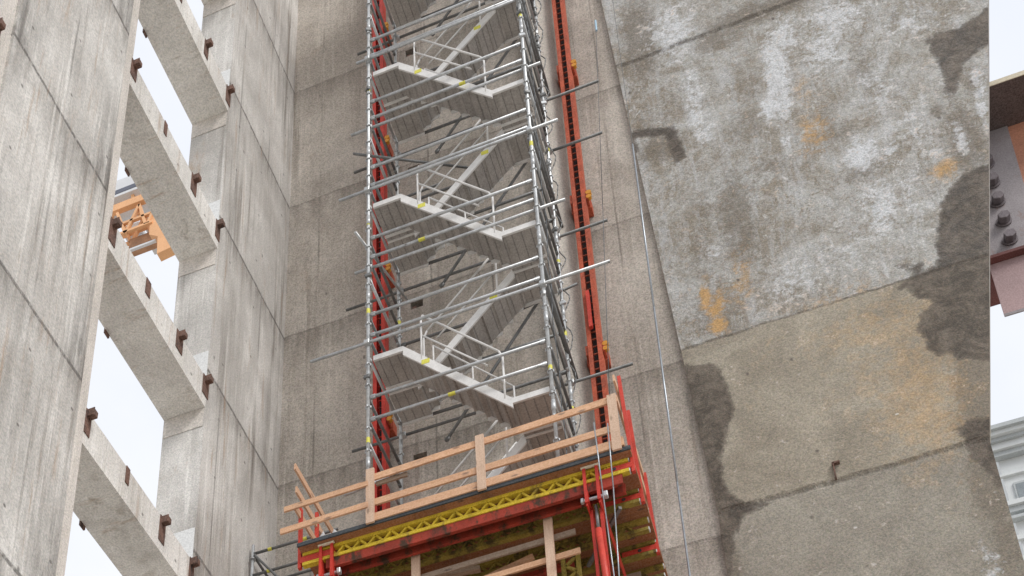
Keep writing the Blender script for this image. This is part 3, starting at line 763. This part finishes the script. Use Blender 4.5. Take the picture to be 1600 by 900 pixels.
# cross beams running back to the wall
for x in (-6.52, -2.48):
    m = MB()
    for s in (-.07, .07):
        m.box(x + s - .006, x + s + .006, 14.35, 16.95, 15.38, 15.595)
    bo = m.build('bracket_beam', RED, cp)
    cf = MB()
    for s in (-.09, .09):
        cf.box(x + s - .012, x + s + .012, 14.36, 14.62, 15.30, 15.98 if x < -4 else 15.99)
        cf.box(x + s - .022, x + s + .022, 14.34, 14.36, 15.35, 16.0)
    cf.build('clamp_fork', RED, bo)
    MB().tube((x - .15, 14.45, 15.50), (x + .15, 14.45, 15.50), .026, 10).box(x - .19, x - .14, 14.42, 14.48, 15.46, 15.54).box(x + .14, x + .2, 14.41, 14.49, 15.45, 15.55).build('clamp_pin', GALV, bo, bevel=.01)
    MB().box(x - .13, x + .13, 14.33, 14.36, 15.995, 16.025).build('clamp_plate', CREAM, bo)
    s_ = MB()
    for s in (-.07, .07):
        s_.bar((x + s, 14.55, 15.36), (x + s, 14.62, 13.3), .045, .06, (0, 1, 0))
    s_.build('bracket_upright', RED, cp)
    s_ = MB()
    for s in (-.05, .05): s_.bar((x + s, 14.62, 13.4), (x + s, 16.9, 11.6), .03, .08)
    s_.build('bracket_strut', RED, cp)
MB().tube((-2.47, 14.50, 14.95), (-2.40, 14.52, 13.2), .046, 14).build('spindle', REDB, cp, True)
MB().tube((-2.472, 14.495, 15.4), (-2.47, 14.50, 14.95), .022, 10).build('spindle_thread', DARKT, cp, True)
# timber front guard
for x in (-5.76, -4.03, -2.05):
    MB().box(x - .065, x + .065, 14.20, 14.232, 16.03, 17.14).build('guard_post', WZ, cp)
def board(a, b, h, w=.03, mat=WX, name='guard_board'):
    return MB().bar(a, b, w, h).build(name, mat, cp)
YG = 14.250
board((-5.70, YG, 16.98), (-2.08, YG, 17.08), .125)
board((-5.70, YG, 16.46), (-2.08, YG, 16.50), .125)
board((-5.80, YG, 16.155), (-1.95, YG - .0, 16.19), .15, .032)
board((-7.16, YG - .06, 16.80), (-5.79, YG - .05, 16.84), .10)
board((-7.21, YG - .06, 16.36), (-5.79, YG - .05, 16.40), .11)
board((-5.7, YG + .06, 16.90), (-5.2, YG + .06, 16.91), .08, mat=WGREY)
# side guards run back towards the wall
for (x, dx) in ((-7.0, 0), ):
    for (z, y0, y1) in ((17.66, 14.18, 15.8), (17.24, 14.25, 15.9), (16.85, 14.22, 15.35)):
        MB().bar((x, y0, z), (x + .02, y1, z - .02), .03, .13).build('side_board', WY, cp)
for (z, y0, y1) in ((17.45, 14.2, 16.3), (17.05, 14.22, 16.3), (16.30, 14.3, 16.5)):
    MB().bar((-1.985, y0, z), (-1.965, y1, z - .02), .03, .13).build('side_board', WY, cp)
for (y, zt) in ((14.44, 17.72), (15.03, 17.66), (16.08, 17.45)):
    m = MB().bar((-1.885, y, 15.76), (-1.942, y, zt), .05, .06, (0, 1, 0))
    m.box(-2.42, -1.90, y - .043, y + .043, 15.838, 15.93) if y != 15.60 else None
    po = m.build('rail_bracket', REDB, cp)
    MB().disc((-2.15, y - .045, 15.88), 1, .03, .012, 10).build('bolt', DARKR, po)
for (y, zt) in ((14.44, 17.0), (15.03, 17.5), (15.6, 17.3)):
    m = MB().bar((-6.985, y, 15.76), (-7.0, y, zt), .05, .06, (0, 1, 0))
    m.box(-6.97, -6.45, y - .043, y + .043, 15.838, 15.95)
    m.build('rail_bracket', REDB, cp)
# lower working level hung under the deck
for x in (-5.24, -3.22):
    MB().box(x - .065, x + .065, 14.70, 14.745, 13.0, 15.76).build('hanger_board', WZ, cp)
board((-5.3, 14.80, 15.28), (-2.85, 14.80, 15.34), .10, mat=WGREY)
board((-5.3, 14.78, 14.86), (-2.80, 14.78, 14.94), .10)
board((-5.3, 15.6, 15.2), (-3.3, 15.6, 15.25), .10, mat=WGREY)
MB().box(-6.9, -1.9, 14.4, 16.6, 12.95, 13.0).build('lower_deck', PLYW, cp)
for (a_, b_, h_, w_, mt) in (((-6.3, 14.9, 15.5), (-4.4, 15.2, 15.55), .08, .08, WGREY), ((-4.9, 15.35, 15.35), (-3.6, 15.3, 15.6), .10, .04, WX), ((-6.4, 16.2, 15.6), (-2.2, 16.25, 15.6), .12, .05, WGREY),
                             ((-6.0, 14.7, 15.1), (-4.9, 15.6, 15.6), .06, .06, DARKT), ((-2.9, 15.8, 15.62), (-2.2, 14.9, 15.66), .05, .05, DARKT), ((-5.5, 15.8, 15.66), (-3.1, 15.75, 15.7), .09, .09, REDK)):
    MB().bar(a_, b_, w_, h_).build('stiffener', mt, cp)
m = MB()
for s in (-.11, .11): m.box(-3.02 + s - .03, -3.02 + s + .03, 15.1, 15.16, 13.0, 15.35)
z = 13.1
while z < 15.2:
    m.bar((-3.11, 15.13, z), (-2.93, 15.13, z + .14), .05, .03, (0, 1, 0)); m.bar((-2.93, 15.13, z + .14), (-3.11, 15.13, z + .28), .05, .03, (0, 1, 0)); z += .28
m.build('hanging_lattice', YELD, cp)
# crumpled film on the deck
m = MB(); nx, ny = 16, 8
vs = []
for j in range(ny + 1):
    for i in range(nx + 1):
        vs.append((-6.82 + .62 * i / nx + .02 * random.random(), 14.30 + .3 * j / ny, 16.094 + (.17 * random.random() + .04) * math.sin(math.pi * min(max(i / nx, .02), .98)) * (1 if 0 < j < ny else .15)))
fs = [(j * (nx + 1) + i, j * (nx + 1) + i + 1, (j + 1) * (nx + 1) + i + 1, (j + 1) * (nx + 1) + i) for j in range(ny) for i in range(nx)]
m.add(vs, fs)
tag(m.build('plastic_film', SHEET), 'crumpled white plastic film lying on the left end of the platform deck', 'plastic film')

# ------------------------------------------------------------------ small corner scaffold
cs = thing('corner_scaffold', 'small dark scaffold frame with yellow-tipped tubes in the wall corner left of the platform', 'scaffold', (-8.6, 16.4, 12))
for (x, y, zt) in ((-8.74, 16.2, 18.55), (-8.74, 16.9, 18.4), (-7.3, 16.9, 18.4)):
    p = MB().tube((x, y, 9), (x, y, zt), .03, 12); z = 12.0 + .22
    while z < zt: p.disc((x, y, z), 2, .06, .012, 8); z += .5
    p.build('post', GALV, cs, True)
for z in (18.35, 17.85, 17.35, 16.85):
    for (a, b_) in (((-8.72, 16.2, z), (-7.15, 16.2, z)), ((-8.74, 16.22, z), (-8.74, 16.9, z)), ((-8.72, 16.9, z), (-7.3, 16.9, z))):
        q = MB().tube(a, b_, .026, 10).build('ledger', DARKT, cs, True)
        if a[1] == b_[1] == 16.2:
            MB().tube((-8.45, 16.2, z), (-8.38, 16.2, z), .031, 10).build('sticker', STICK, q)
            MB().tube((-7.85, 16.2, z), (-7.72, 16.2, z), .031, 10).build('sticker', STICK, q)
MB().tube((-8.70, 16.18, 18.3), (-7.4, 16.18, 16.4), .024, 10).build('diagonal_brace', DARKT, cs, True)

# ------------------------------------------------------------------ cables
def cable(pts, r, mat, label, cat='cable', group=None):
    return tag(MB().path(pts, r, 8).build('cable', mat, None, True), label, cat, group)
hc = cable([(-1.43, 16.0, 25.4), (-1.45, 16.0, 21), (-1.465, 16.0, 17), (-1.48, 16.0, 10)], .017, CABLE, 'pale steel cable hanging straight down in front of the rear wall beside the pier')
MB().tube((-1.43, 16.0, 25.4), (-1.41, 16.0, 44), .0045, 6).build('cable_lead', CABLED, hc)
cb = cable([(-1.93, 17.1, 31.4), (-2.12, 16.3, 24.5), (-2.25, 15.4, 18.5), (-2.25, 15.0, 16.1)], .006, CABLED, 'thin dark wire slanting down the wall onto the platform right of the red rail')
MB().tube((-1.925, 17.09, 31.55), (-1.93, 17.09, 31.2), .022, 8).build('wire_end', PIPEB, cb)
cable([(-2.31, 14.05, 16.5), (-2.29, 14.08, 15.2), (-2.24, 14.1, 12.8)], .009, CABLE, 'left one of two thin steel cables hanging at the right corner of the platform', group='hoist cables at the platform corner')
cable([(-2.12, 14.05, 16.4), (-2.14, 14.08, 15.2), (-2.22, 14.1, 12.8)], .009, CABLE, 'right one of two thin steel cables hanging at the right corner of the platform', group='hoist cables at the platform corner')

# ------------------------------------------------------------------ steel girder beyond the pier
gd = thing('steel_girder', 'huge steel box girder with orange web and bolted grey plate behind the pier', 'girder', (6.5, 20.4, 22))
MB().box(3.6, 14, 19.5, 21.4, 28.78, 28.86).build('top_flange', GDARK, gd)
MB().box(3.6, 14, 19.485, 19.499, 28.775, 28.90).build('flange_edge', CREAM, gd)
MB().box(3.6, 14, 20.46, 20.50, 25.08, 28.775).build('web', GORG, gd)
MB().box(3.6, 14, 20.30, 21.4, 25.0, 25.075).build('bottom_flange', GRED, gd)
gp = MB().prism([(3.6, 28.77), (5.52, 28.77), (5.42, 25.08), (3.6, 25.08)], 1, 20.425, 20.458).build('splice_plate', GSTEEL, gd)
MB().prism([(5.42, 26.3), (14, 26.5), (14, 25.08), (5.41, 25.08)], 1, 20.44, 20.458).build('lower_web_plate', GSTEEL, gd)
for k, (x, z) in enumerate([(4.93, 25.47), (4.93, 26.03), (4.93, 26.62), (4.94, 27.2), (4.95, 27.8), (4.2, 25.5), (4.2, 26.1), (4.2, 26.7)]):
    b_ = MB().disc((x, 20.405, z), 1, .15, .035, 16)
    b_.disc((x, 20.32, z), 1, .118, .15, 6)
    b_.build('bolt', BOLT, gp, bevel=.008)
MB().prism([(4.46, 24.99), (14, 24.99), (14, 23.55), (4.46, 23.55)], 1, 20.44, 20.47).build('hanging_plate', GPINK, gd)
MB().box(4.46, 14, 20.41, 20.439, 23.50, 23.56).build('plate_edge', GSTEEL, gd)

# ------------------------------------------------------------------ white classical building
wb = thing('white_building', 'tall pale stone building with layered cornice beyond the lower right of the pier', 'building', (16, 46, -1.6))
Y0 = 40.6
MB().box(7.3, 30, Y0, 55, -1.6, 40.2).build('wall', STONE, wb)
for (z0, z1, pr_, mt) in ((40.62, 40.80, .75, STONED), (40.45, 40.62, .62, STONE), (40.28, 40.45, .48, STONED), (40.0, 40.28, .36, STONE), (39.78, 40.0, .25, STONED), (38.95, 39.05, .12, STONE), (37.45, 37.65, .28, STONE), (37.2, 37.45, .18, STONED), (36.85, 36.98, .25, STONED), (36.0, 36.2, .12, STONE), (35.0, 35.2, .2, STONE)):
    MB().box(7.3 - pr_, 30, Y0 - pr_, Y0 - .002, z0, z1).build('cornice', mt, wb)
x = 7.55
while x < 14:
    w = MB().box(x, x + .46, Y0 - .06, Y0 - .003, 37.75, 38.6).build('window', STONED, wb)
    MB().box(x + .07, x + .39, Y0 - .075, Y0 - .061, 37.85, 38.5).build('pane', simple('dull_pane', (.30, .34, .36), .3) if x < 7.6 else MATS['dull_pane'], w)
    w = MB().box(x + .1, x + .7, Y0 - .06, Y0 - .003, 33.4, 34.8).build('window', STONED, wb)
    MB().box(x + .17, x + .62, Y0 - .075, Y0 - .061, 33.5, 34.7).build('pane', MATS['dull_pane'], w)
    MB().box(x + .1, x + .62, Y0 - .07, Y0 - .003, 35.3, 35.9).build('panel', STONED, wb)
    x += .82

# ------------------------------------------------------------------ crane behind the side wall
cr = thing('tower_crane', 'orange tower crane platform with white cabin seen through the left openings', 'crane', (-22, 31, -1.6))
MB().box(-27.5, -21.75, 30.0, 31.0, 55.95, 57.2).build('cabin', CWHITE, cr)
MB().box(-24.4, -21.9, 29.97, 29.998, 56.25, 56.5).build('cabin_window', CDARK, cr)
MB().box(-27.5, -21.8, 29.7, 30.6, 55.55, 55.7).build('walkway', CWHITE, cr)
MB().box(-27.5, -20.6, 29.8, 30.0, 54.85, 55.25).build('slewing_beam', CORG, cr)
TR = ((-23.0, 54.75, -22.5, 53.2), (-22.0, 54.75, -22.5, 53.2), (-22.0, 54.75, -21.6, 53.3), (-21.1, 54.75, -21.5, 53.3), (-23.6, 55.9, -23.6, 54.9), (-22.4, 55.9, -22.3, 54.9), (-23.2, 53.3, -21.3, 53.3), (-23.2, 53.9, -21.3, 53.9))
for y in (29.9, 30.35):
    m = MB()
    for (x0, z0, x1, z1) in TR: m.bar((x0, y, z0), (x1, y, z1), .12, .12)
    m.build('truss', CORG, cr)
MB().box(-22.9, -22.3, 30.4, 31.2, 53.9, 54.6).box(-22.0, -21.7, 30.3, 31, 54.0, 54.7).box(-21.95, -21.4, 30.6, 31.2, 53.4, 53.8).build('machinery_box', CWHITE, cr)
MB().box(-22.5, -21.25, 30.2, 30.6, 52.75, 53.28).build('counter_box', simple('brown_box', (.50, .27, .15), .7), cr)
MB().prism([(-21.45, 53.7), (-20.75, 53.9), (-20.3, 51.3), (-20.95, 51.2), (-21.0, 52.3), (-21.4, 52.6)], 1, 29.9, 30.25).build('side_plate', CORG, cr)
MB().prism([(-21.35, 54.74), (-21.0, 54.74), (-20.7, 53.95), (-21.35, 53.72)], 1, 29.95, 30.05).build('cream_plate', CREAM, cr)
MB().box(-22.3, -21.15, 30, 30.1, 52.25, 52.35).build('lower_rail', CWHITE, cr)
m = MB()
for sx in (-27.3, -25.3):
    for sy in (30, 32): m.box(sx - .1, sx + .1, sy - .1, sy + .1, -1.6, 51)
mo = m.build('mast', CORG, cr)

for o in SC.objects:
    if '_w' in o.keys(): del o['_w']
